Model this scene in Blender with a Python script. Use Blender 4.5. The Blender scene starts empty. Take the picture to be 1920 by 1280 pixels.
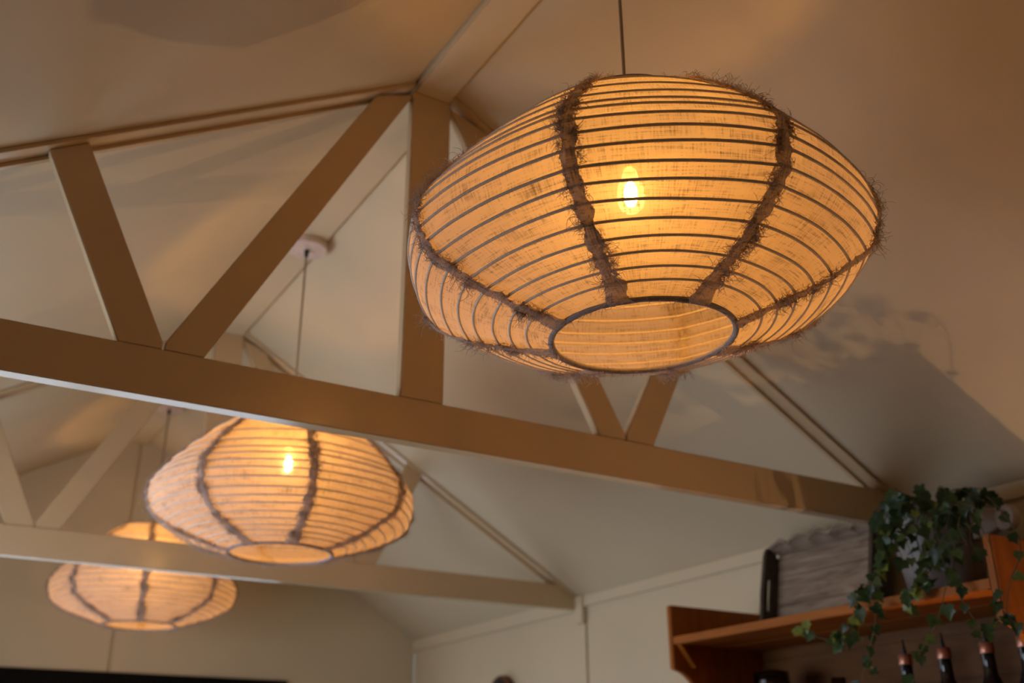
import bpy, bmesh, math, random
from mathutils import Vector, Matrix, noise as mnoise

random.seed(11)
sc = bpy.context.scene
col = sc.collection

# ------------------------------------------------------------------ camera
F_PX = 1922.34
YAW, PITCH, ROLL = math.radians(31.0375), math.radians(23.5872), math.radians(-0.2032)
CAM = Vector((-0.8667, 0.0, 1.4))
_f = Vector((math.sin(YAW)*math.cos(PITCH), math.cos(YAW)*math.cos(PITCH), math.sin(PITCH)))
_r = Vector((math.cos(YAW), -math.sin(YAW), 0.0))
_u = _r.cross(_f)
_R = math.cos(ROLL)*_r + math.sin(ROLL)*_u
_U = -math.sin(ROLL)*_r + math.cos(ROLL)*_u
cam = bpy.data.cameras.new('camera')
cam.sensor_width = 36.0
cam.lens = 36.0*F_PX/1920.0
cam.clip_start = 0.02
cam.dof.use_dof = True
cam.dof.focus_distance = 1.42
cam.dof.aperture_fstop = 3.6
cam_o = bpy.data.objects.new('camera', cam)
col.objects.link(cam_o)
cam_o.matrix_world = Matrix(((_R.x, _U.x, -_f.x, CAM.x), (_R.y, _U.y, -_f.y, CAM.y), (_R.z, _U.z, -_f.z, CAM.z), (0, 0, 0, 1)))
sc.camera = cam_o

def ray(px, py):
    return (_R*(px-960) - _U*(py-640) + _f*F_PX).normalized()
def at_x(px, py, X):
    d = ray(px, py); return CAM + d*((X-CAM.x)/d.x)

# ------------------------------------------------------------------ world, daylight, exposure
world = bpy.data.worlds.new('world'); sc.world = world
world.use_nodes = True
bg = world.node_tree.nodes['Background']
bg.inputs[0].default_value = (0.62, 0.80, 1.0, 1)
bg.inputs[1].default_value = 1.0

def area(name, loc, rot, sx, sy, power, colr):
    l = bpy.data.lights.new(name, 'AREA'); l.shape = 'RECTANGLE'
    l.size, l.size_y, l.energy, l.color = sx, sy, power, colr
    o = bpy.data.objects.new(name, l); col.objects.link(o)
    o.location = loc; o.rotation_euler = rot
    return o
# the sky seen through the window of the left wall (low, beyond the first truss)
WIN = [(1.95, 3.60)]
WIN_Z = (1.05, 1.95)
DAY = 24.0
for wy0, wy1 in WIN:
    area('window_daylight', (-1.535, (wy0+wy1)/2, (WIN_Z[0]+WIN_Z[1])/2), (0, math.radians(-90), 0), WIN_Z[1]-WIN_Z[0], wy1-wy0, DAY, (0.86, 0.94, 1.06))
DOOR_X, DOOR_Z = (-1.25, 0.75), (0.02, 1.80)
DOOR_DAY = 14.5
# the sky seen through the glazed door of the gable wall, below the frame
area('door_daylight', ((DOOR_X[0]+DOOR_X[1])/2, 4.893, (DOOR_Z[0]+DOOR_Z[1])/2), (math.radians(-90), 0, 0), DOOR_X[1]-DOOR_X[0], DOOR_Z[1]-DOOR_Z[0], DOOR_DAY, (0.86, 0.94, 1.06))
BULB_STRENGTH = 405.0
SIDE_LAMP = 15.0

sc.view_settings.view_transform = 'Standard'
sc.view_settings.look = 'None'
sc.view_settings.gamma = 1.0
sc.view_settings.use_curve_mapping = False
sc.view_settings.exposure = 0.0
sc.cycles.use_denoising = True
sc.cycles.sample_clamp_indirect = 6.0
sc.cycles.transparent_max_bounces = 12
sc.cycles.max_bounces = 6
sc.cycles.diffuse_bounces = 3
sc.cycles.glossy_bounces = 3
sc.cycles.use_adaptive_sampling = True
sc.cycles.adaptive_threshold = 0.05
sc.cycles.adaptive_min_samples = 16
sc.cycles.caustics_reflective = False
sc.cycles.caustics_refractive = False

# ------------------------------------------------------------------ material helpers
def new_mat(name):
    m = bpy.data.materials.new(name); m.use_nodes = True
    nt = m.node_tree
    return m, nt, nt.nodes['Principled BSDF'], nt.nodes['Material Output']
def ramp(nt, fac, stops):
    r = nt.nodes.new('ShaderNodeValToRGB')
    el = r.color_ramp.elements
    while len(el) < len(stops): el.new(0.5)
    for e, (p, c) in zip(el, stops): e.position = p; e.color = (*c, 1) if len(c) == 3 else c
    nt.links.new(fac, r.inputs[0]); return r.outputs[0]
def tex_coord(nt, kind='Object', scale=(1, 1, 1), rot=(0, 0, 0)):
    tc = nt.nodes.new('ShaderNodeTexCoord'); mp = nt.nodes.new('ShaderNodeMapping')
    mp.inputs['Scale'].default_value = scale; mp.inputs['Rotation'].default_value = rot
    nt.links.new(tc.outputs[kind], mp.inputs[0]); return mp.outputs[0]
def noise(nt, vec, scale=5, detail=4, rough=0.5, dist=0.0):
    n = nt.nodes.new('ShaderNodeTexNoise')
    n.inputs['Scale'].default_value = scale; n.inputs['Detail'].default_value = detail
    n.inputs['Roughness'].default_value = rough; n.inputs['Distortion'].default_value = dist
    nt.links.new(vec, n.inputs['Vector']); return n.outputs['Fac']
def bump(nt, bsdf, h, strength=0.1, distance=0.01):
    b = nt.nodes.new('ShaderNodeBump'); b.inputs['Strength'].default_value = strength; b.inputs['Distance'].default_value = distance
    nt.links.new(h, b.inputs['Height']); nt.links.new(b.outputs[0], bsdf.inputs['Normal'])
def paint(name, c, rough=0.6, var=0.05, bs=0.04):
    m, nt, b, o = new_mat(name)
    v = tex_coord(nt)
    n = noise(nt, v, 2.2, 5, 0.55)
    nt.links.new(ramp(nt, n, [(0.3, tuple(x*(1-var) for x in c)), (0.7, tuple(min(1, x*(1+var*0.5)) for x in c))]), b.inputs['Base Color'])
    b.inputs['Roughness'].default_value = rough
    bump(nt, b, noise(nt, v, 220, 2), bs, 0.002)
    return m
def wood(name, dark, light, scale=(2, 14, 14), rough=0.45):
    m, nt, b, o = new_mat(name)
    v = tex_coord(nt, 'Object', scale)
    n = noise(nt, v, 2.0, 8, 0.6, 0.8)
    nt.links.new(ramp(nt, n, [(0.3, dark), (0.7, light)]), b.inputs['Base Color'])
    b.inputs['Roughness'].default_value = rough; b.inputs['Specular IOR Level'].default_value = 0.22
    bump(nt, b, n, 0.15, 0.003)
    return m
def plain(name, c, rough=0.5, metal=0.0, var=0.12, scale=30):
    m, nt, b, o = new_mat(name)
    n = noise(nt, tex_coord(nt), scale, 4)
    nt.links.new(ramp(nt, n, [(0.3, tuple(x*(1-var) for x in c)), (0.7, tuple(min(1, x*(1+var)) for x in c))]), b.inputs['Base Color'])
    b.inputs['Roughness'].default_value = rough; b.inputs['Metallic'].default_value = metal
    return m

PAINT = paint('cream_ceiling_paint', (0.63, 0.52, 0.355), 0.65)
PAINT_WALL = paint('cream_wall_paint', (0.63, 0.52, 0.35), 0.6)
PAINT_TRUSS = paint('cream_truss_paint', (0.60, 0.44, 0.27), 0.18)
WOODF = wood('floor_boards', (0.05, 0.028, 0.015), (0.11, 0.065, 0.035), (1, 8, 1), 0.5)
ORANGE = wood('orange_varnished_pine', (0.28, 0.075, 0.006), (0.44, 0.135, 0.012), (14, 2, 14), 0.5)
ORANGE_V = wood('orange_varnished_pine_upright', (0.28, 0.075, 0.006), (0.44, 0.135, 0.012), (14, 14, 2), 0.5)
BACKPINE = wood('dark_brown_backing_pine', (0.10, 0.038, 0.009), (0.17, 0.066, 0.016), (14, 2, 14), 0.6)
GREYWOOD = wood('weathered_grey_wood', (0.15, 0.105, 0.075), (0.42, 0.33, 0.25), (26, 3, 26), 0.75)
SHADEWOOD = wood('shaded_grey_wood', (0.05, 0.035, 0.025), (0.10, 0.07, 0.05), (26, 3, 26), 0.7)  # tray end boards: their shade is put into a darker copy of the wood
BLACK = plain('black_paint', (0.004, 0.0035, 0.003), 0.7)
BLACK.node_tree.nodes['Principled BSDF'].inputs['Specular IOR Level'].default_value = 0.1
BLACKPL = plain('black_plastic', (0.02, 0.018, 0.016), 0.4)
CORD = plain('brown_fabric_cord', (0.36, 0.27, 0.18), 0.8, scale=400)
CANOPY = plain('pale_pink_ceramic', (0.70, 0.55, 0.48), 0.45)
BRASS = plain('aged_brass', (0.35, 0.24, 0.10), 0.4, 0.9)
WIRE = plain('cloth_wrapped_wire', (0.74, 0.62, 0.53), 0.9, scale=300)
POT = plain('blue_grey_glazed_pot', (0.185, 0.165, 0.155), 0.5)
POTRIM = plain('beige_stoneware', (0.30, 0.24, 0.20), 0.6)
SOIL = plain('potting_soil', (0.03, 0.02, 0.012), 0.95)
BOTTLE = plain('dark_bottle_glass', (0.006, 0.008, 0.010), 0.12)
COPPER = plain('copper_foil', (0.55, 0.24, 0.16), 0.35, 0.6)
STEM = plain('ivy_stem', (0.07, 0.06, 0.03), 0.7)
NAVY = plain('dark_navy_enamel', (0.02, 0.024, 0.04), 0.25)
RIMWOOD = wood('brown_rim_wood', (0.07, 0.03, 0.012), (0.16, 0.07, 0.03))
WHITEWOOD = plain('white_window_paint', (0.75, 0.74, 0.70), 0.5)

def leaf_mat(name, a, b_):
    m, nt, b, o = new_mat(name)
    n = noise(nt, tex_coord(nt), 45, 3)
    nt.links.new(ramp(nt, n, [(0.3, a), (0.7, b_)]), b.inputs['Base Color'])
    b.inputs['Roughness'].default_value = 0.4
    t = nt.nodes.new('ShaderNodeBsdfTranslucent'); t.inputs[0].default_value = (b_[0]*1.2, b_[1]*1.3, b_[2], 1)
    mx = nt.nodes.new('ShaderNodeMixShader'); mx.inputs[0].default_value = 0.25
    nt.links.new(b.outputs[0], mx.inputs[1]); nt.links.new(t.outputs[0], mx.inputs[2]); nt.links.new(mx.outputs[0], o.inputs[0])
    return m
LEAF = [leaf_mat('ivy_leaf_deep', (0.013, 0.036, 0.014), (0.030, 0.070, 0.026)),
        leaf_mat('ivy_leaf_mid', (0.026, 0.062, 0.020), (0.060, 0.112, 0.034)),
        leaf_mat('ivy_leaf_young', (0.12, 0.17, 0.03), (0.26, 0.30, 0.07))]

def cloth_mat(name, base, transl, tmin, tmax, contrast=1.0, fwd=None):
    """thin woven linen: diffuse + translucent threads, tiny gaps between them let the bulb through"""
    m, nt, b, o = new_mat(name)
    N, L = nt.nodes, nt.links
    N.remove(b)
    tc = N.new('ShaderNodeUVMap')
    def mapped(s):
        mp = N.new('ShaderNodeMapping'); mp.inputs['Scale'].default_value = s
        L.new(tc.outputs[0], mp.inputs[0]); return mp.outputs[0]
    a = noise(nt, mapped((420, 26, 1)), 1.0, 3, 0.6)
    c = noise(nt, mapped((22, 420, 1)), 1.0, 3, 0.6)
    w = noise(nt, mapped((14, 40, 1)), 1.0, 4, 0.6, 1.2)
    def math_(op, x, y):
        n = N.new('ShaderNodeMath'); n.operation = op
        for i, s in enumerate((x, y)):
            if isinstance(s, (int, float)): n.inputs[i].default_value = s
            else: L.new(s, n.inputs[i])
        return n.outputs[0]
    thr = math_('ADD', math_('MULTIPLY', a, 0.5), math_('MULTIPLY', c, 0.5))
    tot = math_('ADD', math_('MULTIPLY', thr, 0.75), math_('MULTIPLY', w, 0.25))
    k = 0.45*contrast
    colr = ramp(nt, tot, [(0.36, tuple(x*(1-k) for x in base)), (0.50, base), (0.64, tuple(min(1, x*1.12) for x in base))])
    d = N.new('ShaderNodeBsdfDiffuse'); t = N.new('ShaderNodeBsdfTranslucent'); tr = N.new('ShaderNodeBsdfTransparent')
    L.new(colr, d.inputs[0]); L.new(colr, t.inputs[0])
    bp = N.new('ShaderNodeBump'); bp.inputs['Strength'].default_value = 0.35; bp.inputs['Distance'].default_value = 0.004
    L.new(tot, bp.inputs['Height']); L.new(bp.outputs[0], d.inputs['Normal'])
    m1 = N.new('ShaderNodeMixShader'); m1.inputs[0].default_value = transl
    L.new(d.outputs[0], m1.inputs[1]); L.new(t.outputs[0], m1.inputs[2])
    if fwd:
        # light that goes through the threads keeps leaning forward: two broad forward lobes
        for w_, ior, ro in fwd:
            g = N.new('ShaderNodeBsdfRefraction'); g.inputs['Roughness'].default_value = ro; g.inputs['IOR'].default_value = ior
            L.new(colr, g.inputs[0])
            mm = N.new('ShaderNodeMixShader'); mm.inputs[0].default_value = w_
            L.new(m1.outputs[0], mm.inputs[1]); L.new(g.outputs[0], mm.inputs[2]); m1 = mm
    m2 = N.new('ShaderNodeMixShader')
    rf = N.new('ShaderNodeMapRange'); rf.inputs['From Min'].default_value = 0.40; rf.inputs['From Max'].default_value = 0.62
    rf.inputs['To Min'].default_value = tmin; rf.inputs['To Max'].default_value = tmax
    L.new(tot, rf.inputs[0]); L.new(rf.outputs[0], m2.inputs[0])
    L.new(m1.outputs[0], m2.inputs[1]); L.new(tr.outputs[0], m2.inputs[2]); L.new(m2.outputs[0], o.inputs[0])
    return m
CLOTH = cloth_mat('thin_linen', (0.87, 0.71, 0.60), 0.40, 0.0, 0.22, 1.5, ((0.14, 1.8, 1.0), (0.03, 1.2, 1.0)))
SEAMC = cloth_mat('doubled_frayed_linen', (0.56, 0.45, 0.41), 0.30, 0.0, 0.10, 1.6)
FRAY = cloth_mat('frayed_thread', (0.72, 0.58, 0.50), 0.55, 0.15, 0.30)
RIMC = cloth_mat('bound_rim_linen', (0.36, 0.31, 0.32), 0.05, 0.0, 0.0)

def emit_mat(name, c, s):
    m, nt, b, o = new_mat(name)
    nt.nodes.remove(b); e = nt.nodes.new('ShaderNodeEmission')
    e.inputs[0].default_value = (*c, 1); e.inputs[1].default_value = s
    nt.links.new(e.outputs[0], o.inputs[0]); return m
BULB = emit_mat('lit_warm_bulb', (1.0, 0.495, 0.092), BULB_STRENGTH)
def bulb_glass_mat():
    m, nt, b, o = new_mat('glowing_bulb_glass')
    N, L = nt.nodes, nt.links; N.remove(b)
    t = N.new('ShaderNodeBsdfTransparent'); e = N.new('ShaderNodeEmission'); a = N.new('ShaderNodeAddShader')
    t.inputs[0].default_value = (0.96, 0.95, 0.93, 1); e.inputs[0].default_value = (1.0, 0.62, 0.18, 1); e.inputs[1].default_value = 3.0
    L.new(t.outputs[0], a.inputs[0]); L.new(e.outputs[0], a.inputs[1]); L.new(a.outputs[0], o.inputs[0])
    m.cycles.emission_sampling = 'NONE'
    return m
BULBGLASS = bulb_glass_mat()
BULB2 = emit_mat('lit_side_lamp_bulb', (1.0, 0.64, 0.32), 1.0)

def glass_mat(name, tint, fac):
    m, nt, b, o = new_mat(name)
    N, L = nt.nodes, nt.links; N.remove(b)
    t = N.new('ShaderNodeBsdfTransparent'); t.inputs[0].default_value = (*tint, 1)
    g = N.new('ShaderNodeBsdfGlossy'); g.inputs['Roughness'].default_value = 0.05
    fr = N.new('ShaderNodeFresnel'); fr.inputs[0].default_value = 1.5
    ad = N.new('ShaderNodeMath'); ad.operation = 'ADD'; ad.inputs[1].default_value = fac
    L.new(fr.outputs[0], ad.inputs[0])
    mx = N.new('ShaderNodeMixShader'); L.new(ad.outputs[0], mx.inputs[0])
    L.new(t.outputs[0], mx.inputs[1]); L.new(g.outputs[0], mx.inputs[2]); L.new(mx.outputs[0], o.inputs[0])
    return m
PANE = glass_mat('window_glass', (0.98, 0.99, 1.0), 0.0)
JARGLASS = glass_mat('smoky_jar_glass', (0.55, 0.58, 0.62), 0.08)

# ------------------------------------------------------------------ mesh helpers
def link(o, parent=None, kind=None):
    col.objects.link(o)
    if parent: o.parent = parent
    if kind: o['kind'] = kind
    return o
def tag(o, label=None, cat=None, group=None, kind=None):
    if label: o['label'] = label
    if cat: o['category'] = cat
    if group: o['group'] = group
    if kind: o['kind'] = kind
    return o
def empty(name, loc, rz=0.0):
    o = bpy.data.objects.new(name, None); o.empty_display_size = 0.1
    o.location = loc; o.rotation_euler = (0, 0, rz); col.objects.link(o); return o
def mesh(name, verts, faces, mat, smooth=False, uvs=None):
    me = bpy.data.meshes.new(name); me.from_pydata([tuple(v) for v in verts], [], faces)
    me.validate(); me.materials.append(mat)
    if smooth: me.polygons.foreach_set('use_smooth', [True]*len(me.polygons))
    if uvs is not None:
        uvl = me.uv_layers.new(name='UVMap')
        for lp in me.loops: uvl.data[lp.index].uv = uvs[lp.vertex_index]
    me.update(); return me
def obj(name, me, parent=None, loc=(0, 0, 0), rot=(0, 0, 0), kind=None):
    o = bpy.data.objects.new(name, me); o.location = loc; o.rotation_euler = rot
    return link(o, parent, kind)
def prism_mesh(name, poly, axis, a, b, mat, bev=0.0):
    """extrude a 2-D polygon along an axis. axis 'y': poly=(x,z); 'x': (y,z); 'z': (x,y)"""
    def P(p, t):
        return {'y': (p[0], t, p[1]), 'x': (t, p[0], p[1]), 'z': (p[0], p[1], t)}[axis]
    n = len(poly)
    v = [P(p, a) for p in poly] + [P(p, b) for p in poly]
    f = [list(range(n))[::-1], list(range(n, 2*n))] + [[i, (i+1) % n, n+(i+1) % n, n+i] for i in range(n)]
    bm = bmesh.new()
    vs = [bm.verts.new(x) for x in v]
    for q in f: bm.faces.new([vs[i] for i in q])
    bmesh.ops.recalc_face_normals(bm, faces=bm.faces)
    if bev > 0:
        bmesh.ops.bevel(bm, geom=list(bm.edges), offset=bev, segments=2, affect='EDGES', clamp_overlap=True)
    me = bpy.data.meshes.new(name); bm.to_mesh(me); bm.free(); me.materials.append(mat); return me
def box_mesh(name, lo, hi, mat, bev=0.0):
    return prism_mesh(name, [(lo[0], lo[1]), (hi[0], lo[1]), (hi[0], hi[1]), (lo[0], hi[1])], 'z', lo[2], hi[2], mat, bev)
def boxes_mesh(name, lst, mat):
    v, f = [], []
    for lo, hi in lst:
        k = len(v)
        v += [(x, y, z) for z in (lo[2], hi[2]) for x, y in ((lo[0], lo[1]), (hi[0], lo[1]), (hi[0], hi[1]), (lo[0], hi[1]))]
        f += [[k+3, k+2, k+1, k], [k+4, k+5, k+6, k+7]] + [[k+i, k+(i+1) % 4, k+4+(i+1) % 4, k+4+i] for i in range(4)]
    return mesh(name, v, f, mat)
def lathe_mesh(name, prof, mat, seg=32, cap=True, smooth=True):
    v, f = [], []
    for r, z in prof:
        for i in range(seg):
            a = 2*math.pi*i/seg; v.append((r*math.cos(a), r*math.sin(a), z))
    for k in range(len(prof)-1):
        for i in range(seg):
            j = (i+1) % seg; f.append([k*seg+i, k*seg+j, (k+1)*seg+j, (k+1)*seg+i])
    if cap:
        f.append(list(range(seg))[::-1]); f.append([(len(prof)-1)*seg+i for i in range(seg)])
    return mesh(name, v, f, mat, smooth)
def tube(verts, faces, pts, rad, sides=6, closed=False, uvs=None):
    """append a tube along pts to verts/faces; rad number or list"""
    n = len(pts); k0 = len(verts)
    pts = [Vector(p) for p in pts]
    up = Vector((0.013, 0.027, 1.0))
    for i, p in enumerate(pts):
        if closed: t = pts[(i+1) % n]-pts[i-1]
        else: t = pts[min(i+1, n-1)]-pts[max(i-1, 0)]
        t.normalize()
        ref = up if abs(t.dot(up.normalized())) < 0.93 else Vector((1, 0.1, 0))
        s = t.cross(ref).normalized(); q = s.cross(t)
        r = rad[i] if isinstance(rad, (list, tuple)) else rad
        for j in range(sides):
            a = 2*math.pi*j/sides
            verts.append(p + s*(r*math.cos(a)) + q*(r*math.sin(a)))
            if uvs is not None: uvs.append((j/sides*0.02, i*0.01))
    m = n if closed else n-1
    for i in range(m):
        a, b = k0+i*sides, k0+((i+1) % n)*sides
        for j in range(sides):
            faces.append([a+j, a+(j+1) % sides, b+(j+1) % sides, b+j])
    if not closed:
        faces.append([k0+j for j in range(sides)][::-1]); faces.append([k0+(n-1)*sides+j for j in range(sides)])
def tube_mesh(name, pts, rad, mat, sides=8, closed=False):
    v, f, u = [], [], []
    tube(v, f, pts, rad, sides, closed, u); return mesh(name, v, f, mat, True, u)

# ------------------------------------------------------------------ room shell
XW = 1.4816            # half width of the room
ZW = 2.0876            # wall plate / ceiling edge
SL = 0.5787            # ceiling slope
YB, YF = 4.869, -1.7   # gable wall behind, wall behind the camera
ZA = ZW + SL*XW        # 2.945
def zc(x): return ZA - SL*abs(x)

obj('floor', box_mesh('floor', (-XW-0.15, YF-0.15, -0.08), (XW+0.15, YB+0.15, 0), WOODF), kind='structure')
cp = [(-XW-0.15, zc(XW+0.15)), (0, ZA), (XW+0.15, zc(XW+0.15)), (XW+0.15, zc(XW+0.15)+0.1), (0, ZA+0.1), (-XW-0.15, zc(XW+0.15)+0.1)]
def ceiling_mesh():
    v, f = [], []
    ys = [YF-0.15, YB+0.15]
    for y in ys: v += [(x, y, z) for x, z in cp]
    f += [[0, 1, 7, 6], [1, 2, 8, 7], [2, 3, 9, 8], [3, 4, 10, 9], [4, 5, 11, 10], [5, 0, 6, 11], [0, 5, 4, 1], [1, 4, 3, 2], [6, 7, 10, 11], [7, 8, 9, 10]]
    bm = bmesh.new(); vs = [bm.verts.new(p) for p in v]
    for q in f: bm.faces.new([vs[i] for i in q])
    bmesh.ops.recalc_face_normals(bm, faces=bm.faces)
    me = bpy.data.meshes.new('ceiling'); bm.to_mesh(me); bm.free(); me.materials.append(PAINT); return me
obj('ceiling', ceiling_mesh(), kind='structure')

# right wall: backing with two large sheets and a recessed joint between them
PT = 0.010
wr = obj('wall_right', box_mesh('wall_right', (XW+PT, YF, 0), (XW+0.14, YB, zc(XW+0.14)), PAINT_WALL), kind='structure')
SEAM_Y = 3.352
obj('wall_panel', box_mesh('wall_panel', (XW, YF, 0), (XW+PT, SEAM_Y-0.006, ZW), PAINT_WALL, 0.002), wr)
obj('wall_panel', box_mesh('wall_panel', (XW, SEAM_Y+0.006, 0), (XW+PT, YB, ZW), PAINT_WALL, 0.002), wr)

def gable(x0, x1, y0, y1, name, mat=PAINT_WALL):
    poly = [(x0, 0), (x1, 0), (x1, zc(x1))] + ([(0, ZA)] if x0 < 0 < x1 else []) + [(x0, zc(x0))]
    return prism_mesh(name, poly, 'y', y0, y1, mat)
def gable_door(y0, y1, xa, xb, name):
    # gable piece between xa and xb with the door opening left out
    parts = []
    d0, d1, dz = DOOR_X[0], DOOR_X[1], DOOR_Z[1]
    v, f = [], []
    cuts = sorted({xa, xb, *[c for c in (d0, d1, 0.0) if xa < c < xb]})
    for p, q in zip(cuts, cuts[1:]):
        zb = dz if (p >= d0-1e-6 and q <= d1+1e-6) else 0.0
        k = len(v)
        for y in (y0, y1): v += [(p, y, zb), (q, y, zb), (q, y, zc(q)), (p, y, zc(p))]
        f += [[k, k+1, k+2, k+3], [k+7, k+6, k+5, k+4]] + [[k+i, k+4+i, k+4+(i+1) % 4, k+(i+1) % 4] for i in range(4)]
    return mesh(name, v, f, PAINT_WALL)
wb = obj('wall_back', gable_door(YB+PT, YB+0.14, -XW, XW, 'wall_back'), kind='structure')
SEAM_X = 0.020
obj('wall_panel', gable_door(YB, YB+PT, -XW, SEAM_X-0.007, 'wall_panel'), wb)
obj('wall_panel', gable_door(YB, YB+PT, SEAM_X+0.007, XW, 'wall_panel'), wb)
obj('wall_front', gable(-XW, XW, YF-0.14, YF, 'wall_front'), kind='structure')

# left wall with a window opening (outside the frame, they let the daylight in)
lw = []
zt = zc(XW+0.13)
x0, x1 = -XW-0.13, -XW
ys = [YF] + [y for w in WIN for y in w] + [YB]
for i in range(0, len(ys), 2): lw.append(((x0, ys[i], 0), (x1, ys[i+1], zt)))
for a, b in WIN:
    lw.append(((x0, a, 0), (x1, b, WIN_Z[0]))); lw.append(((x0, a, WIN_Z[1]), (x1, b, zt)))
obj('wall_left', boxes_mesh('wall_left', lw, PAINT_WALL), kind='structure')
for i, (a, b) in enumerate(WIN):
    z0, z1 = WIN_Z; t = 0.045
    fr = [((-XW-0.10, a, z0), (-XW-0.05, a+t, z1)), ((-XW-0.10, b-t, z0), (-XW-0.05, b, z1)),
          ((-XW-0.10, a+t, z0), (-XW-0.05, b-t, z0+t)), ((-XW-0.10, a+t, z1-t), (-XW-0.05, b-t, z1)),
          ((-XW-0.09, (a+b)/2-0.015, z0+t), (-XW-0.06, (a+b)/2+0.015, z1-t))]
    w = obj('window_%d' % (i+1), boxes_mesh('window_frame', fr, WHITEWOOD), kind='structure')
    for y0, y1 in ((a+t, (a+b)/2-0.015), ((a+b)/2+0.015, b-t)):
        obj('pane', box_mesh('pane', (-XW-0.078, y0, z0+t), (-XW-0.072, y1, z1-t), PANE), w)

# ridge board, cornices
obj('trim_1', box_mesh('ridge_board', (-0.047, YF, 2.900), (0.047, YB, 2.93), PAINT, 0.004), kind='structure')
obj('trim_2', box_mesh('cornice', (XW-0.014, YF, 2.052), (XW, SEAM_Y, 2.094), PAINT_WALL, 0.003), kind='structure')
obj('trim_3', box_mesh('cornice_far', (XW-0.014, SEAM_Y+0.03, 2.040), (XW, YB, 2.094), PAINT_WALL, 0.003), kind='structure')
obj('trim_4', box_mesh('cornice_block', (XW-0.022, SEAM_Y-0.006, 1.990), (XW, SEAM_Y+0.05, 2.094), PAINT_WALL, 0.003), kind='structure')

# ------------------------------------------------------------------ trusses
def bar_xz(p, q, w, ext0=0.0, ext1=0.0):
    p, q = Vector(p), Vector(q); d = (q-p).normalized(); n = Vector((-d.y, d.x))*(w/2)
    p = p-d*ext0; q = q+d*ext1
    return [tuple(p+n), tuple(p-n), tuple(q-n), tuple(q+n)]
CH0, CH1 = 2.0445, 2.1365
def truss(Y, label):
    t = empty('roof_truss', (0, Y, 0)); tag(t, label, 'roof truss', 'painted roof trusses')
    e = 0.010
    zr = ZW - 0.010
    poly = [(-XW, CH0), (XW, CH0), (XW, zc(XW)-e), ((ZA-e-CH1)/SL, CH1), (-(ZA-e-CH1)/SL, CH1), (-XW, zc(XW)-e)]
    obj('bottom_chord', prism_mesh('bottom_chord', poly, 'y', 0, 0.034, PAINT_TRUSS, 0.002), t)
    obj('king_post', box_mesh('king_post', (-0.0495, 0.002, CH1), (0.0495, 0.026, 2.900), PAINT_TRUSS, 0.002), t)
    for s in (-1, 1):
        a = [(-0.605, CH1), (-0.5275, CH1), (-0.5275, 2.152), (-0.712, zc(0.712)-e), (-0.777, zc(0.777)-e)]
        b = [(-0.5235, CH1+0.0), (-0.451, CH1), (-0.0515, 2.880), (-0.0515, 2.886), (-0.1390, zc(0.139)-e), (-0.5235, 2.152)]
        for pl in (a, b):
            pl = [(-s*x, z) for x, z in pl]
            obj('web', prism_mesh('web', pl, 'y', 0.002, 0.026, PAINT_TRUSS, 0.002), t)
        rf = [(s*0.048, zc(0.048)-e), (s*XW, zc(XW)-e), (s*XW, zc(XW)-0.0005), (s*0.048, zc(0.048)-0.0005)]
        ra = obj('rafter', prism_mesh('rafter', rf, 'y', -0.014, 0.040, PAINT_TRUSS, 0.001), t)
        rs = [(s*0.048, zc(0.048)-e-0.009), (s*((ZA-e-0.009-CH1)/SL), CH1), (s*((ZA-e-CH1)/SL), CH1), (s*0.048, zc(0.048)-e)]
        obj('rafter_strip', prism_mesh('rafter_strip', rs, 'y', 0.026, 0.040, PAINT_TRUSS, 0.001), ra)
    return t
truss(1.800, 'cream painted timber roof truss nearest the camera, right behind the large lantern lamp')
truss(3.393, 'cream painted timber roof truss farther back, crossing behind the middle lantern lamp')

# ------------------------------------------------------------------ pendant lamps
LH = 0.3757                                        # height of the shade
P_T = [0, 0.04, 0.12, 0.24, 0.38, 0.54, 0.70, 0.84, 0.94, 1.0]
P_R = [0.1352, 0.1862, 0.2723, 0.3380, 0.3497, 0.3147, 0.2606, 0.2030, 0.1540, 0.1230]
LB, LT = P_R[0], P_R[-1]
def _slopes():
    n = len(P_T); h = [P_T[i+1]-P_T[i] for i in range(n-1)]; d = [(P_R[i+1]-P_R[i])/h[i] for i in range(n-1)]
    m = [d[0]]
    for i in range(1, n-1):
        if d[i-1]*d[i] > 0:
            w1, w2 = 2*h[i]+h[i-1], h[i]+2*h[i-1]; m.append((w1+w2)/(w1/d[i-1]+w2/d[i]))
        else: m.append(0.0)
    return m+[d[-1]]
P_M = _slopes()
def r_at(z):
    t = max(0.0, min(1.0, z/LH)); k = 0
    while k < len(P_T)-2 and t > P_T[k+1]: k += 1
    h = P_T[k+1]-P_T[k]; u = (t-P_T[k])/h
    return ((1+2*u)*(1-u)**2*P_R[k]+u*(1-u)**2*h*P_M[k]+u*u*(3-2*u)*P_R[k+1]+u*u*(u-1)*h*P_M[k+1])
_zs = [LH*(0.5-0.5*math.cos(math.pi*i/600)) for i in range(601)]
_pr = [(r_at(z), z) for z in _zs]
_arc = [0.0]
for i in range(1, 601): _arc.append(_arc[-1]+math.hypot(_pr[i][0]-_pr[i-1][0], _pr[i][1]-_pr[i-1][1]))
ARC = _arc[-1]
def at_arc(s):
    s = max(0, min(ARC, s))
    lo, hi = 0, 600
    while hi-lo > 1:
        m = (lo+hi)//2
        if _arc[m] <= s: lo = m
        else: hi = m
    t = (s-_arc[lo])/max(1e-9, _arc[hi]-_arc[lo])
    return (_pr[lo][0]*(1-t)+_pr[hi][0]*t, _pr[lo][1]*(1-t)+_pr[hi][1]*t)
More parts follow.
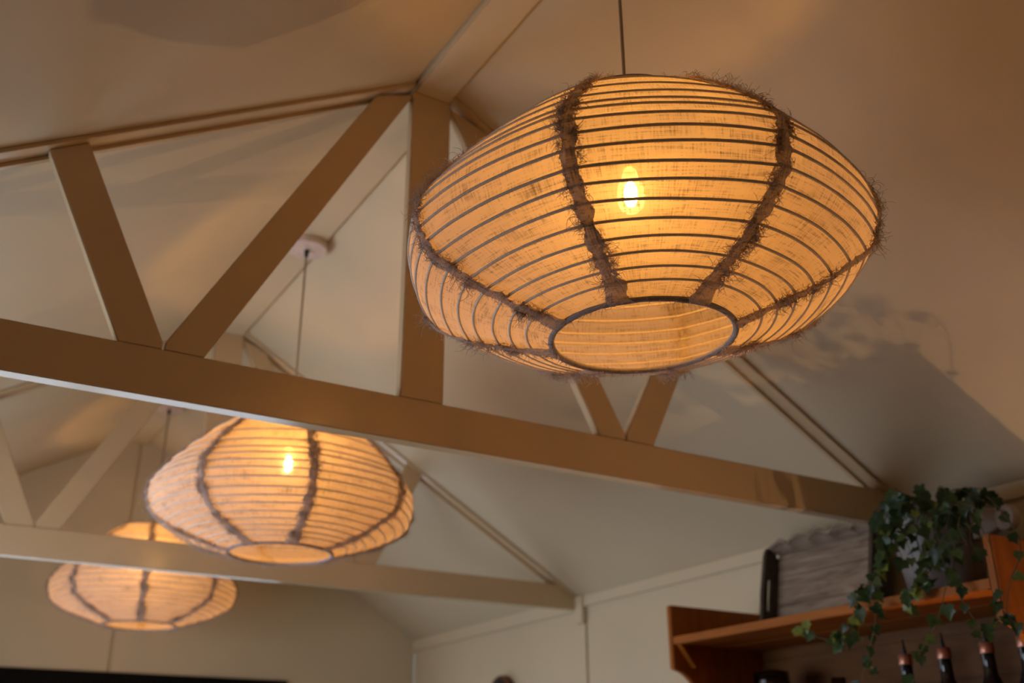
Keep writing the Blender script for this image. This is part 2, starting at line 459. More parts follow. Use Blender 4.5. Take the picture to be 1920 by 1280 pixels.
RING_T = [0, 0.029, 0.049, 0.070, 0.094, 0.123, 0.160, 0.198, 0.246, 0.303, 0.358, 0.414, 0.468, 0.520, 0.590, 0.690, 0.820, 1.0]
def arc_of(t):
    z = t*LH; i = min(range(601), key=lambda j: abs(_pr[j][1]-z)); return _arc[i]
RING_S = [arc_of(t) for t in RING_T]
NR = len(RING_S)-1       # ring intervals
NS = 8        # seams
def poly_f(th, z=0.15):
    # the cloth is drawn a little flatter between the seams, round again at the two rims
    t = (th % (2*math.pi/NS))/(2*math.pi/NS)
    w = min(1.0, 6.0*z/LH, 4.0*(LH-z)/LH)
    return 1.0+w*(0.010-0.026*(1-(2*t-1)**2))
def wob(th, k):
    return 0.0036*mnoise.noise(Vector((1.6*math.cos(th), 1.6*math.sin(th), k*0.73)))*(0 if k in (0, NR) else 1)
def ring_s(k, th): return RING_S[k] + wob(th, k)
def s_of(u):
    k = int(min(u, NR-1e-6)); return RING_S[k]+(RING_S[k+1]-RING_S[k])*(u-k)
def surf(th, u):
    """u in ring units 0..NR -> point on the cloth with the rings' wander"""
    k = int(math.floor(min(u, NR-1e-6))); f = u-k
    s = ring_s(k, th)*(1-f)+ring_s(k+1, th)*f
    r, z = at_arc(s)
    sag = 0.0022*math.sin(math.pi*f)
    cr = 0.0016*mnoise.noise(Vector((9*math.cos(th), 9*math.sin(th), u*0.9)))*math.sin(math.pi*f)
    r = (r-sag+cr)*poly_f(th, z)
    return Vector((r*math.cos(th), r*math.sin(th), z))
def panel_mesh(i):
    nu, nv = 22, NR*4
    v, f, uv = [], [], []
    t0 = 2*math.pi*i/NS
    for b in range(nv+1):
        for a in range(nu+1):
            th = t0+2*math.pi/NS*a/nu
            v.append(surf(th, NR*b/nv)); uv.append((th*0.3, s_of(NR*b/nv)))
    for b in range(nv):
        for a in range(nu):
            q = b*(nu+1)+a; f.append([q, q+1, q+nu+2, q+nu+1])
    return mesh('shade_panel', v, f, CLOTH, True, uv)
def ring_mesh(k):
    pts = []
    for i in range(128):
        th = 2*math.pi*i/128
        r, z = at_arc(ring_s(k, th)); r *= poly_f(th, z)
        pts.append((r*math.cos(th), r*math.sin(th), z))
    rad = 0.0021
    return tube_mesh('wire_ring', pts, rad, WIRE, 6, True)
def rim_mesh(k, rad, name):
    pts = []
    for i in range(128):
        th = 2*math.pi*i/128
        r, z = at_arc(RING_S[k]); r *= poly_f(th, z)
        pts.append((r*math.cos(th), r*math.sin(th), z))
    rr = [rad*(1+0.22*mnoise.noise(Vector((7*math.cos(2*math.pi*i/128), 7*math.sin(2*math.pi*i/128), k)))) for i in range(128)]
    return tube_mesh(name, pts, rr, RIMC, 8, True)
def seam_frame(u, off, lift):
    """point near seam 0 (azimuth 0) shifted sideways by off metres and outward by lift"""
    r, z = at_arc(s_of(u))
    th = off/max(r, 0.05)
    p = surf(th if th >= 0 else th+2*math.pi, u)
    e = 0.02
    q = surf(th if th >= 0 else th+2*math.pi, min(NR, u+0.25)); w = surf(th if th >= 0 else th+2*math.pi, max(0, u-0.25))
    tg = (q-w).normalized(); side = Vector((-math.sin(th), math.cos(th), 0)); n = side.cross(tg).normalized()
    if n.dot(Vector((p.x, p.y, 0))) < 0: n = -n
    return p+n*lift, n, side, tg
def seam_mesh(j):
    v, f, uv = [], [], []
    nv, nu = 150, 8
    for b in range(nv+1):
        u = NR*b/nv
        c = 0.004*mnoise.noise(Vector((u*0.55, j*7.1, 0)))
        wl = 0.0098+0.0075*mnoise.noise(Vector((u*1.1, j*3.3, 5)))+0.002*mnoise.noise(Vector((u*9, j, 2)))
        wr_ = 0.0098+0.0085*mnoise.noise(Vector((u*1.3, j*5.7, 9)))+0.002*mnoise.noise(Vector((u*8, j, 7)))
        if u < 1.6: wl += 0.005*(1.6-u); wr_ += 0.007*(1.6-u)
        for a in range(nu+1):
            t = a/nu*2-1
            off = c+(t*wl if t < 0 else t*wr_)
            lift = 0.0028+0.0035*abs(mnoise.noise(Vector((u*2.2, t*1.4, j*2.0))))*(0.4+abs(t))+0.002*(1-t*t)
            p = seam_frame(u, off, lift)[0]
            v.append(p); uv.append((off, s_of(u)))
    for b in range(nv):
        for a in range(nu):
            q = b*(nu+1)+a; f.append([q, q+1, q+nu+2, q+nu+1])
    return mesh('seam_strip', v, f, SEAMC, True, uv)
def fringe_mesh(j):
    rnd = random.Random(100+j)
    v, f, uv = [], [], []
    # tufts: the hem has frayed into little clumps of curly threads, with short fuzz between
    tufts = [(rnd.uniform(0.2, NR-0.1), 1 if rnd.random() < 0.5 else -1, rnd.uniform(0.5, 1.25), rnd.uniform(-0.7, 0.5)) for _ in range(46)]
    for tu, sd, tl, lean in tufts:
        for k in range(rnd.randrange(10, 26)):
            u = min(NR-0.02, max(0.02, tu+rnd.gauss(0, 0.22)))
            p, n, s, tg = seam_frame(u, sd*rnd.uniform(0.004, 0.013), 0.004)
            ln = rnd.uniform(0.011, 0.028)*tl
            d = (s*sd*rnd.uniform(0.4, 1.0)+n*rnd.uniform(0.1, 0.6)+tg*(lean+rnd.gauss(0, 0.3))).normalized()
            ax = Vector((rnd.gauss(0, 1), rnd.gauss(0, 1), rnd.gauss(0, 1))).normalized(); cu = rnd.uniform(0.3, 1.05)
            pts = [p]
            for q in range(6):
                d = (Matrix.Rotation(cu, 3, ax) @ d + Vector((rnd.gauss(0, 0.16), rnd.gauss(0, 0.16), rnd.gauss(0, 0.16)-0.05))).normalized()
                pts.append(pts[-1]+d*(ln/6))
            tube(v, f, pts, [0.00042, 0.00042, 0.0004, 0.00038, 0.00034, 0.0003, 0.0002], 3, False, uv)
    for k in range(620):
        u = rnd.uniform(0.05, NR-0.05); sd = rnd.choice((-1, 1))
        p, n, s, tg = seam_frame(u, sd*rnd.uniform(0.000, 0.013), 0.0045)
        ln = rnd.uniform(0.003, 0.009)
        d = (s*sd*rnd.uniform(0.1, 1.0)+n*rnd.uniform(0.1, 0.9)+tg*rnd.gauss(0, 0.6)).normalized()
        pts = [p]
        for q in range(3):
            d = (d+Vector((rnd.gauss(0, 0.5), rnd.gauss(0, 0.5), rnd.gauss(0, 0.5)))).normalized()
            pts.append(pts[-1]+d*(ln/3))
        tube(v, f, pts, [0.0003, 0.0003, 0.00026, 0.00016], 3, False, uv)
    return mesh('frayed_fringe', v, f, FRAY, True, uv)
def rim_fringe_mesh():
    rnd = random.Random(5)
    v, f, uv = [], [], []
    for k in range(420):
        th = rnd.uniform(0, 2*math.pi)
        if rnd.random() > 0.5+0.7*mnoise.noise(Vector((3*math.cos(th), 3*math.sin(th), 1.5))): continue
        r = LB
        p = Vector((r*math.cos(th), r*math.sin(th), -0.002)); out = Vector((math.cos(th), math.sin(th), 0))
        d = (out*rnd.uniform(-0.4, 0.8)+Vector((rnd.gauss(0, 0.5), rnd.gauss(0, 0.5), -0.5))).normalized(); ln = rnd.uniform(0.006, 0.018)
        pts = [p]
        for q in range(4):
            d = (d+Vector((rnd.gauss(0, 0.4), rnd.gauss(0, 0.4), rnd.gauss(0, 0.35)-0.05))).normalized(); pts.append(pts[-1]+d*(ln/4))
        tube(v, f, pts, [0.00045, 0.0004, 0.0004, 0.0003, 0.0002], 3, False, uv)
    return mesh('rim_fringe', v, f, FRAY, True, uv)

PANELS = [panel_mesh(i) for i in range(NS)]
RINGS = [ring_mesh(k) for k in range(1, NR)]
SEAMS = [seam_mesh(j) for j in range(4)]
FRINGES = [fringe_mesh(j) for j in range(4)]
RIM_B, RIM_T, RIM_F = rim_mesh(0, 0.0048, 'bottom_rim'), rim_mesh(NR, 0.0035, 'top_rim'), rim_fringe_mesh()
BULB_Z = 0.246
BULB_M = lathe_mesh('glowing_filament', [(0.002, -0.024), (0.007, -0.021), (0.0105, -0.012), (0.0110, 0.002), (0.009, 0.014), (0.004, 0.021), (0.002, 0.022)], BULB, 8)
GLASS_M = lathe_mesh('bulb_glass', [(0.002, -0.034), (0.011, -0.032), (0.018, -0.025), (0.0225, -0.012), (0.0225, 0.000), (0.019, 0.014), (0.0135, 0.028), (0.011, 0.038), (0.011, 0.043)], BULBGLASS, 20)
SOCK_M = lathe_mesh('socket', [(0.011, 0.040), (0.019, 0.044), (0.019, 0.085), (0.015, 0.092), (0.005, 0.096)], BRASS, 20)
CAN_M = lathe_mesh('canopy', [(0.058, 0.0), (0.060, -0.002), (0.060, -0.019), (0.058, -0.022), (0.002, -0.022)], CANOPY, 40, smooth=False)
GRIP_M = lathe_mesh('cord_grip', [(0.006, -0.022), (0.0075, -0.024), (0.006, -0.040), (0.004, -0.046), (0.002, -0.047)], BLACKPL, 16)
def bracket_mesh():
    v, f, u = [], [], []
    for k in range(3):
        a = 2*math.pi*k/3+0.4
        r = LT
        tube(v, f, [(0.016*math.cos(a), 0.016*math.sin(a), LH-0.035), (0.06*math.cos(a), 0.06*math.sin(a), LH-0.012), (r*math.cos(a), r*math.sin(a), LH)], 0.0016, 6, False, u)
    return mesh('shade_carrier', v, f, BRASS, True, u)
CARR_M = bracket_mesh()

def lamp(x, y, zb, az, tilt, label, shift=0):
    t = empty('pendant_lamp', (x, y, zb)); tag(t, label, 'pendant lamp', 'linen lantern pendant lamps')
    T = Matrix.Translation((0, 0, LH/2)) @ Matrix.Rotation(tilt[0], 4, 'Y') @ Matrix.Rotation(tilt[1], 4, 'X') @ Matrix.Translation((0, 0, -LH/2))
    base = T @ Matrix.Rotation(az, 4, 'Z')
    def part(name, me, m, parent=t, kind=None):
        o = bpy.data.objects.new(name, me); link(o, parent, kind)
        o.matrix_local = m if parent is t else Matrix.Identity(4); return o
    for i in range(NS):
        part('shade_panel', PANELS[i], base)
    for me in RINGS: part('wire_ring', me, base)
    for i in range(NS):
        s = part('seam_strip', SEAMS[(i*3+shift) % 4], base @ Matrix.Rotation(2*math.pi*i/NS, 4, 'Z'))
        part('frayed_fringe', FRINGES[(i*3+shift) % 4], None, s, 'stuff')
    rb = part('bottom_rim', RIM_B, base); part('rim_fringe', RIM_F, None, rb, 'stuff')
    part('top_rim', RIM_T, base)
    part('shade_carrier', CARR_M, base)
    bz = Matrix.Translation((0, 0, BULB_Z))
    b = part('bulb', GLASS_M, bz); part('glowing_filament', BULB_M, None, b)
    part('socket', SOCK_M, bz)
    top = 2.900-zb
    cm = tube_mesh('cord', [(0, 0, BULB_Z+0.092), (0.0005, 0, (top+BULB_Z)/2), (0, 0, top-0.04)], 0.0030, CORD, 10)
    part('cord', cm, Matrix.Identity(4))
    c = part('canopy', CAN_M, Matrix.Translation((0, 0, top)))
    part('cord_grip', GRIP_M, None, c)
    return t
lamp(0.005, 1.0861, 2.0087, math.radians(-141), (-0.032, -0.007), 'large lit linen lantern lamp in front, nearest the camera, with frayed seams', 0)
lamp(0.0, 2.628, 1.971, math.radians(-98), (0.0, 0.0), 'lit linen lantern lamp in the middle of the row, below the nearest truss', 1)
lamp(0.0, 4.257, 1.989, math.radians(-102), (0.0, 0.0), 'farthest lit linen lantern lamp, smallest, partly hidden by the second truss', 2)

# ------------------------------------------------------------------ shelf unit on the right wall
HX0, HY0, HY1 = 1.121, 1.334, 2.424
hutch = empty('shelf_unit', (XW, (HY0+HY1)/2, 0.897)); tag(hutch, 'orange varnished pine shelf unit with shaped ends', 'shelf unit')
hl = Vector(hutch.location)
def hpart(name, me, parent=hutch):
    me.transform(Matrix.Translation(-hl)); return obj(name, me, parent)
def side_profile():
    p = [(XW-0.001, 1.897), (HX0, 1.897), (HX0, 1.716)]
    for i in range(1, 9):
        a = math.pi/2*i/8
        p.append((HX0+0.10*math.sin(a)*0.9+0.01*i/8, 1.716-0.10*(1-math.cos(a))-0.012*i/8))
    p += [(1.222, 1.40), (1.222, 0.897), (XW-0.001, 0.897)]  # unseen lower ends, added to keep the side lamp's light out of the unit
    return p
for y in (HY0, HY1-0.020):
    hpart('side_panel', prism_mesh('side_panel', side_profile(), 'y', y, y+0.020, ORANGE_V, 0.003))
ya, yb = HY0+0.020, HY1-0.020
for xa, xb in ((HX0+0.002, HX0+0.180), (HX0+0.182, XW-0.014)):
    hpart('shelf_plank', box_mesh('shelf_plank', (xa, ya, 1.784), (xb, yb, 1.806), ORANGE, 0.002))
hpart('lower_shelf', box_mesh('lower_shelf', (1.226, ya, 1.380), (XW-0.014, yb, 1.3990), ORANGE, 0.002))
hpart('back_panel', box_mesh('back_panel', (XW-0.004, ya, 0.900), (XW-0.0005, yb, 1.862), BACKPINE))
zz = 0.900
for k in range(9):
    z1 = min(zz+0.1067, 1.862)
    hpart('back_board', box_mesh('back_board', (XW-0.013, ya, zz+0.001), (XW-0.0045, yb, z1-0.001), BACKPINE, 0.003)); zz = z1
hpart('shelf_brace', prism_mesh('shelf_brace', [(1.135, 1.784), (1.150, 1.784), (1.196, 1.728), (1.186, 1.720)], 'y', yb-0.02, yb, ORANGE_V, 0.001))

# base cabinet below the unit (out of the picture), carries the small side lamp that throws the ivy's shadow
cab = empty('base_cabinet', (1.24, 1.2, 0)); tag(cab, 'orange pine base cabinet standing against right wall below the wall shelves', 'cabinet')
obj('body', box_mesh('body', (-0.20, -0.80, 0.06), (0.238, 1.20, 0.86), ORANGE_V, 0.003), cab)
obj('worktop', box_mesh('worktop', (-0.24, -0.84, 0.86), (0.240, 1.24, 0.895), ORANGE, 0.004), cab)
for k in range(4):
    y0 = -0.79+k*0.4975
    dr = obj('door', box_mesh('door', (-0.218, y0+0.004, 0.08), (-0.200, y0+0.4935, 0.84), ORANGE_V, 0.003), cab)
    obj('knob', lathe_mesh('knob', [(0.004, 0), (0.005, 0.012), (0.013, 0.018), (0.011, 0.027), (0.002, 0.029)], BRASS, 12), dr, (-0.218, y0+(0.45 if k % 2 == 0 else 0.05), 0.6), (0, math.radians(-90), 0))
sl = empty('table_lamp', (1.25, 1.22, 0.895)); tag(sl, 'small bare-bulb table lamp standing on base cabinet', 'table lamp')
obj('base', lathe_mesh('base', [(0.05, 0), (0.05, 0.008), (0.02, 0.02), (0.010, 0.03), (0.010, 0.075), (0.016, 0.08), (0.016, 0.10)], BRASS, 24), sl)
SB = lathe_mesh('bulb', [(0.009, 0.10), (0.011, 0.108), (0.0125, 0.118), (0.0115, 0.130), (0.007, 0.138), (0.002, 0.140)], BULB2, 8)
BULB2.node_tree.nodes['Emission'].inputs[1].default_value = SIDE_LAMP*100
obj('bulb', SB, sl)

# ------------------------------------------------------------------ serving tray on the shelf
tray = empty('serving_tray', (1.40, 2.07, 1.8085)); tag(tray, 'weathered grey wooden serving tray propped on edge on the shelf', 'tray')
tray.rotation_euler = (0, math.radians(10), math.radians(0))
TY0, TY1, TH = -0.215, 0.205, 0.262
for k in range(3):
    y = None
    z0 = TH/3*k
    obj('base_plank', box_mesh('base_plank', (0.0, TY0+0.012, z0+0.001+(0.012 if k == 0 else 0)), (0.010, TY1-0.012, z0+TH/3-0.001-(0.02 if k == 2 else 0)), GREYWOOD, 0.001), tray)
# long rims: bottom plain, top scalloped with cut-outs
obj('bottom_rim', box_mesh('bottom_rim', (-0.055, TY0+0.012, 0.0), (0.010, TY1-0.012, 0.012), GREYWOOD, 0.002), tray)
def scallop():
    v, f = [], []
    n = 64; L0, L1 = TY0+0.012, TY1-0.012
    zt_, x_in, x_out = TH-0.02, 0.010, -0.045
    rows = []
    for i in range(n+1):
        t = i/n; y = L0+(L1-L0)*t
        ed = 0.015*abs(math.sin(math.pi*5*t))*min(1, 8*t, 8*(1-t))
        rows.append((y, x_out-0.012+0.016-ed*0.5, ed))
    for y, xo, ed in rows:
        v += [(x_in, y, zt_), (x_in, y, zt_+0.010), (xo, y, zt_+0.022+ed), (xo, y, zt_+0.012+ed)]
    for i in range(n):
        a, b = i*4, i*4+4
        for j in range(4): f.append([a+j, a+(j+1) % 4, b+(j+1) % 4, b+j])
    f.append([0, 1, 2, 3]); f.append([n*4+3, n*4+2, n*4+1, n*4])
    return mesh('top_rim', v, f, GREYWOOD)
obj('top_rim', scallop(), tray)
# end boards with a hand slot each
def end_board():
    outer = [(0.010, 0.0), (-0.058, 0.0), (-0.060, TH*0.45), (-0.054, TH*0.86)]
    for i in range(7):
        a = math.pi*i/6; outer.append((-0.030-0.022*math.cos(a), TH*0.90+0.026*math.sin(a)))
    outer += [(0.010, TH*0.9)]
    hole = [(-0.040, TH*0.25), (-0.026, TH*0.25), (-0.026, TH*0.62), (-0.040, TH*0.62)]
    bm = bmesh.new()
    def loop(y, pts):
        vs = [bm.verts.new((p[0], y, p[1])) for p in pts]
        es = [bm.edges.new((vs[i], vs[(i+1) % len(vs)])) for i in range(len(vs))]
        return vs, es
    R = []
    for y in (0, 0.012):
        vo, eo = loop(y, outer); vh, eh = loop(y, hole)
        bmesh.ops.triangle_fill(bm, edges=eo+eh, use_beauty=True); R.append((vo, vh))
    for a in (0, 1):
        n = len(R[0][a])
        for i in range(n): bm.faces.new([R[0][a][i], R[0][a][(i+1) % n], R[1][a][(i+1) % n], R[1][a][i]])
    bmesh.ops.recalc_face_normals(bm, faces=bm.faces)
    me = bpy.data.meshes.new('end_board'); bm.to_mesh(me); bm.free(); me.materials.append(SHADEWOOD); return me
EB = end_board()
obj('end_board', EB, tray, (0, TY0, 0)); obj('end_board', EB, tray, (0, TY1-0.012, 0))

# ------------------------------------------------------------------ pot with ivy
POTC = Vector((1.315, 1.600, 1.8066))
pot = empty('ivy_pot', POTC); tag(pot, 'grey glazed plant pot with an ear handle, full of trailing ivy on the shelf', 'plant pot')
obj('pot_body', lathe_mesh('pot_body', [(0.075, 0), (0.083, 0.004), (0.098, 0.09), (0.112, 0.185), (0.118, 0.205), (0.120, 0.215), (0.112, 0.217), (0.106, 0.205), (0.100, 0.19), (0.01, 0.185)], POT, 40), pot)
obj('soil', lathe_mesh('soil', [(0.102, 0.186), (0.09, 0.195), (0.05, 0.20), (0.002, 0.203)], SOIL, 24), pot)
def ear_mesh():
    v, f = [], []
    outer, inner = [], []
    n = 28
    for i in range(n):
        a = 2*math.pi*i/n
        outer.append((0.028*math.cos(a), 0.030*math.sin(a))); inner.append((0.004+0.011*math.cos(a), 0.013*math.sin(a)))
    for y in (-0.013, 0.013):
        v += [(p[0], y, p[1]) for p in outer]; v += [(p[0], y, p[1]) for p in inner]
    for i in range(n):
        j = (i+1) % n
        f += [[i, j, n+j, n+i], [2*n+i, 3*n+i, 3*n+j, 2*n+j], [i, 2*n+i, 2*n+j, j], [n+i, n+j, 3*n+j, 3*n+i]]
    # neck toward the pot
    k = len(v)
    for x, h, w in ((-0.085, 0.040, 0.022), (-0.05, 0.034, 0.018), (-0.02, 0.024, 0.013)):
        v += [(x, -w, -h*0.9), (x, w, -h*0.9), (x, w, h), (x, -w, h)]
    for s in range(2):
        a = k+s*4; b = a+4
        for j in range(4): f.append([a+j, a+(j+1) % 4, b+(j+1) % 4, b+j])
    f += [[k+3, k+2, k+1, k], [k+8, k+9, k+10, k+11]]
    return mesh('ear_handle', v, f, POTRIM, False)
pe = at_x(1888, 970, 1.30)
eh = obj('ear_handle', ear_mesh(), pot, Vector(pe)-POTC, (0, 0, math.radians(-95)))
md = eh.modifiers.new('bevel', 'BEVEL'); md.width = 0.004; md.segments = 2

def leaf_mesh(j):
    rnd = random.Random(j)
    L = 1.0
    half = [(0.0, 0.0), (0.20, -0.10), (0.46, 0.04), (0.40, 0.24), (0.50, 0.42), (0.26, 0.58), (0.12, 0.80), (0.0, 1.0)]
    half = [(x*rnd.uniform(0.85, 1.12), y) for x, y in half]
    fold = rnd.uniform(0.15, 0.35); curl = rnd.uniform(0.1, 0.35)
    v, f = [], []
    mid = [0.0, 0.0, 0.1, 0.25, 0.42, 0.58, 0.80, 1.0]
    def zf(x, y): return fold*abs(x)-curl*y*y+0.03*math.sin(9*x+7*y+j)
    ms = [0.0, 0.24, 0.5, 0.75, 1.0]
    for y in ms: v.append((0, y, zf(0, y)))
    for s in (1, -1):
        k = len(v)
        for x, y in half[1:-1]: v.append((s*x, y, zf(x, y)))
        q = [[0, k, 1], [k, k+1, 1], [k+1, k+2, 1], [k+2, 2, 1], [k+2, k+3, 2], [k+3, k+4, 2], [k+4, 3, 2], [k+4, k+5, 3], [k+5, 4, 3]]
        f += q if s == 1 else [t[::-1] for t in q]
    return v, f
LEAVES = []
for j in range(9):
    v, f = leaf_mesh(j)
    LEAVES.append(mesh('leaf', v, f, LEAF[j % 3], True))
ivy = empty('trailing_ivy', POTC+Vector((0, 0, 0.19))); tag(ivy, 'dark green trailing ivy spilling out of the pot over the shelf edge', 'ivy plant')
io = Vector(ivy.location)
rl = random.Random(21)
def add_leaf(p, parent, size, kind, nrm=None, tip=None):
    o = bpy.data.objects.new('leaf', LEAVES[rl.randrange(3)*3+kind]); link(o, parent)
    n = nrm or Vector((-0.75+rl.gauss(0, 0.35), -0.45+rl.gauss(0, 0.4), 0.25+rl.gauss(0, 0.4)))
    n.normalize()
    tp = tip or Vector((rl.gauss(0, 0.4), rl.gauss(0, 0.6), -1.0+rl.gauss(0, 0.35)))
    y = (tp-n*tp.dot(n)).normalized(); x = y.cross(n).normalized()
    s = size
    m = Matrix(((x.x*s, y.x*s, n.x*s, p.x), (x.y*s, y.y*s, n.y*s, p.y), (x.z*s, y.z*s, n.z*s, p.z), (0, 0, 0, 1)))
    o.matrix_local = m
    return o
def vine(pts, leaves, size=0.034, kinds=(0, 0, 1), jit=0.016, rad=0.0016):
    """pts: world points"""
    P = [Vector(p)-io for p in pts]
    # smooth the polyline
    for _ in range(2):
        q = [P[0]]
        for a, b in zip(P, P[1:]): q += [a*0.75+b*0.25, a*0.25+b*0.75]
        P = q+[P[-1]]
    o = obj('vine', tube_mesh('vine', P, [rad*(1.1-0.6*i/len(P)) for i in range(len(P))], STEM, 5), ivy)
    for k in range(leaves):
        t = (k+0.5)/leaves*(len(P)-1); i = int(t); c = P[i].lerp(P[min(i+1, len(P)-1)], t-i)
        c = c+Vector((rl.gauss(0, jit*0.6), rl.gauss(0, jit), rl.gauss(0, jit*0.6)))
        add_leaf(c, o, size*rl.uniform(0.72, 1.2), kinds[rl.randrange(len(kinds))])
    return o
def px(lst): return [at_x(*p) for p in lst]
crown = POTC+Vector((0, 0, 0.20))
# crown round the rim
for k in range(15):
    a = 2*math.pi*k/15+0.2; r = 0.095+0.03*rl.random()
    e = crown+Vector((r*math.cos(a)*1.05, r*math.sin(a)*1.15, 0.025+0.03*rl.random()))
    vine([crown+Vector((0.03*math.cos(a), 0.03*math.sin(a), -0.005)), (crown+e)/2+Vector((0, 0, 0.04)), e, e+Vector((0.02*math.cos(a), 0.02*math.sin(a), -0.03))], 5, 0.036, (0, 0, 0, 1), 0.012)
vine(px([(1730, 935, 1.25), (1705, 930, 1.20), (1690, 925, 1.17), (1678, 915, 1.15)]), 4, 0.032, (0, 1))
vine(px([(1745, 945, 1.24), (1700, 935, 1.18), (1670, 950, 1.13), (1655, 985, 1.10), (1655, 1020, 1.095)]), 22, 0.034, (0, 0, 1), 0.020)
vine(px([(1720, 945, 1.22), (1690, 955, 1.15), (1672, 990, 1.11), (1665, 1030, 1.095), (1650, 1065, 1.09), (1628, 1090, 1.09), (1608, 1125, 1.085), (1602, 1165, 1.085), (1595, 1195, 1.085), (1570, 1200, 1.085)]), 36, 0.030, (0, 0, 1, 1, 2), 0.013)
vine(px([(1655, 1030, 1.095), (1648, 1080, 1.09), (1640, 1120, 1.09), (1642, 1170, 1.085), (1630, 1215, 1.085), (1618, 1255, 1.085), (1612, 1300, 1.085)]), 18, 0.029, (0, 0, 1), 0.013)
vine(px([(1740, 945, 1.21), (1722, 965, 1.17), (1716, 1000, 1.15), (1726, 1040, 1.13), (1742, 1070, 1.11), (1722, 1105, 1.095), (1700, 1128, 1.09)]), 24, 0.030, (0, 0, 1, 2), 0.014)
vine(px([(1752, 950, 1.20), (1756, 1000, 1.17), (1768, 1045, 1.13), (1776, 1085, 1.10), (1766, 1140, 1.09), (1752, 1175, 1.09), (1735, 1205, 1.085), (1718, 1235, 1.085), (1712, 1285, 1.085)]), 16, 0.031, (0, 1, 1), 0.012)
vine(px([(1790, 955, 1.20), (1772, 1010, 1.16), (1752, 1050, 1.12), (1738, 1080, 1.10)]), 14, 0.031, (0, 0, 1), 0.014)
vine(px([(1740, 1080, 1.10), (1725, 1105, 1.09), (1705, 1115, 1.085)]), 5, 0.030, (1, 2, 2), 0.010)
vine(px([(1800, 960, 1.20), (1790, 1030, 1.14), (1786, 1090, 1.10), (1806, 1130, 1.09), (1832, 1168, 1.09), (1852, 1188, 1.09)]), 9, 0.026, (0, 0, 1), 0.008)
vine(px([(1835, 950, 1.22), (1815, 1000, 1.16), (1830, 1045, 1.13)]), 4, 0.034, (0, 0), 0.010)
vine(px([(1600, 1195, 1.085), (1560, 1200, 1.085), (1530, 1195, 1.08), (1508, 1180, 1.08)]), 0)
for (qx, qy, s, k) in ((1492, 1185, 0.030, 2), (1512, 1172, 0.032, 2), (1518, 1190, 0.034, 1), (1556, 1205, 0.026, 1), (1575, 1215, 0.030, 1)):
    add_leaf(at_x(qx, qy-8, 1.08)-io, ivy, s, k)
# strands over the near end of the unit, partly beyond the picture's edge
vine(px([(1850, 930, 1.24), (1880, 960, 1.17), (1915, 1010, 1.12), (1912, 1050, 1.10), (1893, 1085, 1.095), (1888, 1130, 1.09), (1884, 1165, 1.09)]), 8, 0.032, (1, 1, 2, 0), 0.014)
vine(px([(1886, 1150, 1.09), (1868, 1168, 1.09), (1850, 1172, 1.09)]), 4, 0.024, (0, 0, 1), 0.006)
vine(px([(1886, 1150, 1.09), (1900, 1165, 1.09), (1910, 1172, 1.09)]), 3, 0.026, (0, 0, 1), 0.006)
for k in range(7):
    y0 = 1.53-0.036*k
    xo = 1.062-0.012*(k % 3)
    vine([(1.22, 1.50, 2.00), (1.15, 1.47-0.010*k, 1.985), (1.10, y0+0.02, 1.95), (xo, y0, 1.91), (xo-0.005, y0-0.02, 1.86)], 5, 0.031, (0, 0, 1), 0.018, 0.0013)

# ------------------------------------------------------------------ bottles, jars
BODY = lathe_mesh('bottle_body', [(0.034, 0.0), (0.037, 0.004), (0.037, 0.165), (0.034, 0.19), (0.022, 0.215), (0.0150, 0.235), (0.0140, 0.292), (0.0155, 0.293), (0.0155, 0.301), (0.012, 0.302)], BOTTLE, 28)
CAPS = lathe_mesh('capsule', [(0.0160, 0.279), (0.0165, 0.280), (0.0165, 0.303), (0.0140, 0.305), (0.004, 0.306)], COPPER, 24)
POUR = lathe_mesh('pourer', [(0.006, 0.305), (0.005, 0.312), (0.0025, 0.330), (0.0022, 0.340)], BLACKPL, 10)
for (qx, qy, lab) in ((1696, 1226, 'dark bottle behind the hanging ivy strand, leftmost of the four bottles'),
                      (1768, 1214, 'dark bottle with copper collar, second from the left of the four bottles'),
                      (1848, 1203, 'dark bottle with copper collar, third from the left of the four bottles'),
                      (1918, 1190, 'dark bottle cut by the right picture edge, rightmost of the four bottles')):
    p = at_x(qx, qy, 1.335)
    b = empty('bottle', (1.335, p.y, 1.400)); tag(b, lab, 'bottle', 'bottles on the lower shelf')
    s = (p.z-1.400)/0.305; b.scale = (1, 1, s)
    obj('bottle_body', BODY, b); obj('capsule', CAPS, b); obj('pourer', POUR, b)
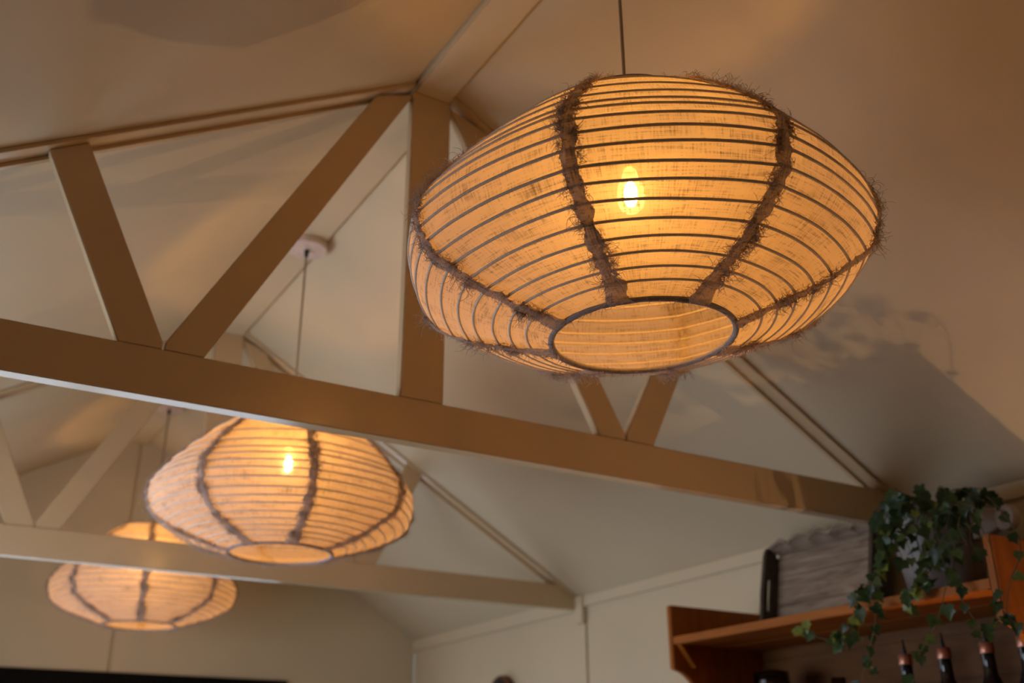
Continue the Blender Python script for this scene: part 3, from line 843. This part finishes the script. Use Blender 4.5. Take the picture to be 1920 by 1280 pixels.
def jar(name, qx, qy, r, X, label, lid):
    p = at_x(qx, qy, X); h = p.z-1.400
    j = empty(name, (X, p.y, 1.400)); tag(j, label, 'jar' if lid else 'glass')
    obj('glass_body', lathe_mesh('glass_body', [(r*0.9, 0), (r, 0.006), (r, h*0.78), (r*0.86, h*0.88), (r*0.84, h), (r*0.80, h), (r*0.82, h*0.88), (r*0.95, h*0.78), (r*0.95, 0.012), (r*0.1, 0.01)], JARGLASS, 32, cap=False), j)
    if lid: obj('lid', lathe_mesh('lid', [(r*0.60, h-0.020), (r*0.60, h+0.000), (r*0.4, h+0.006), (r*0.1, h+0.008)], BLACKPL, 28), j)
    return j
jar('glass_jar', 1445, 1260, 0.060, 1.33, 'wide glass jar with black lid standing on lower shelf', True)
jar('drinking_glass', 1572, 1270, 0.022, 1.30, 'small clear glass standing on lower shelf beside the ivy', False)

# ------------------------------------------------------------------ far wall and right wall details
d0, d1 = DOOR_X; dz = DOOR_Z[1]
dr = obj('door_1', boxes_mesh('door_frame', [((d0-0.07, YB-0.022, dz-0.01), (d1+0.07, YB-0.0005, 1.868)), ((d0-0.07, YB-0.022, 0), (d0, YB-0.0005, dz-0.01)), ((d1, YB-0.022, 0), (d1+0.07, YB-0.0005, dz-0.01))], BLACK), kind='structure')
xm = (d0+d1)/2
for p, q in ((d0+0.004, xm-0.003), (xm+0.003, d1-0.004)):
    lf = obj('door_leaf', boxes_mesh('door_leaf', [((p, YB+0.03, 0.02), (p+0.07, YB+0.07, dz-0.004)), ((q-0.07, YB+0.03, 0.02), (q, YB+0.07, dz-0.004)), ((p+0.07, YB+0.03, 0.02), (q-0.07, YB+0.07, 0.16)), ((p+0.07, YB+0.03, dz-0.08), (q-0.07, YB+0.07, dz-0.004))], BLACK), dr)
    obj('pane', box_mesh('pane', (p+0.07, YB+0.047, 0.16), (q-0.07, YB+0.053, dz-0.08), PANE), lf)
rd = empty('round_wall_ornament', (XW, 3.965, 1.752)); tag(rd, 'small dark round ornament with brown rim hung on right wall', 'wall ornament')
rd.rotation_euler = (0, math.radians(-90), 0)
obj('rim', lathe_mesh('rim', [(0.094, 0.0), (0.094, 0.03), (0.088, 0.036), (0.080, 0.036)], RIMWOOD, 40), rd)
obj('face', lathe_mesh('face', [(0.080, 0.036), (0.070, 0.046), (0.04, 0.056), (0.002, 0.058)], NAVY, 40), rd)
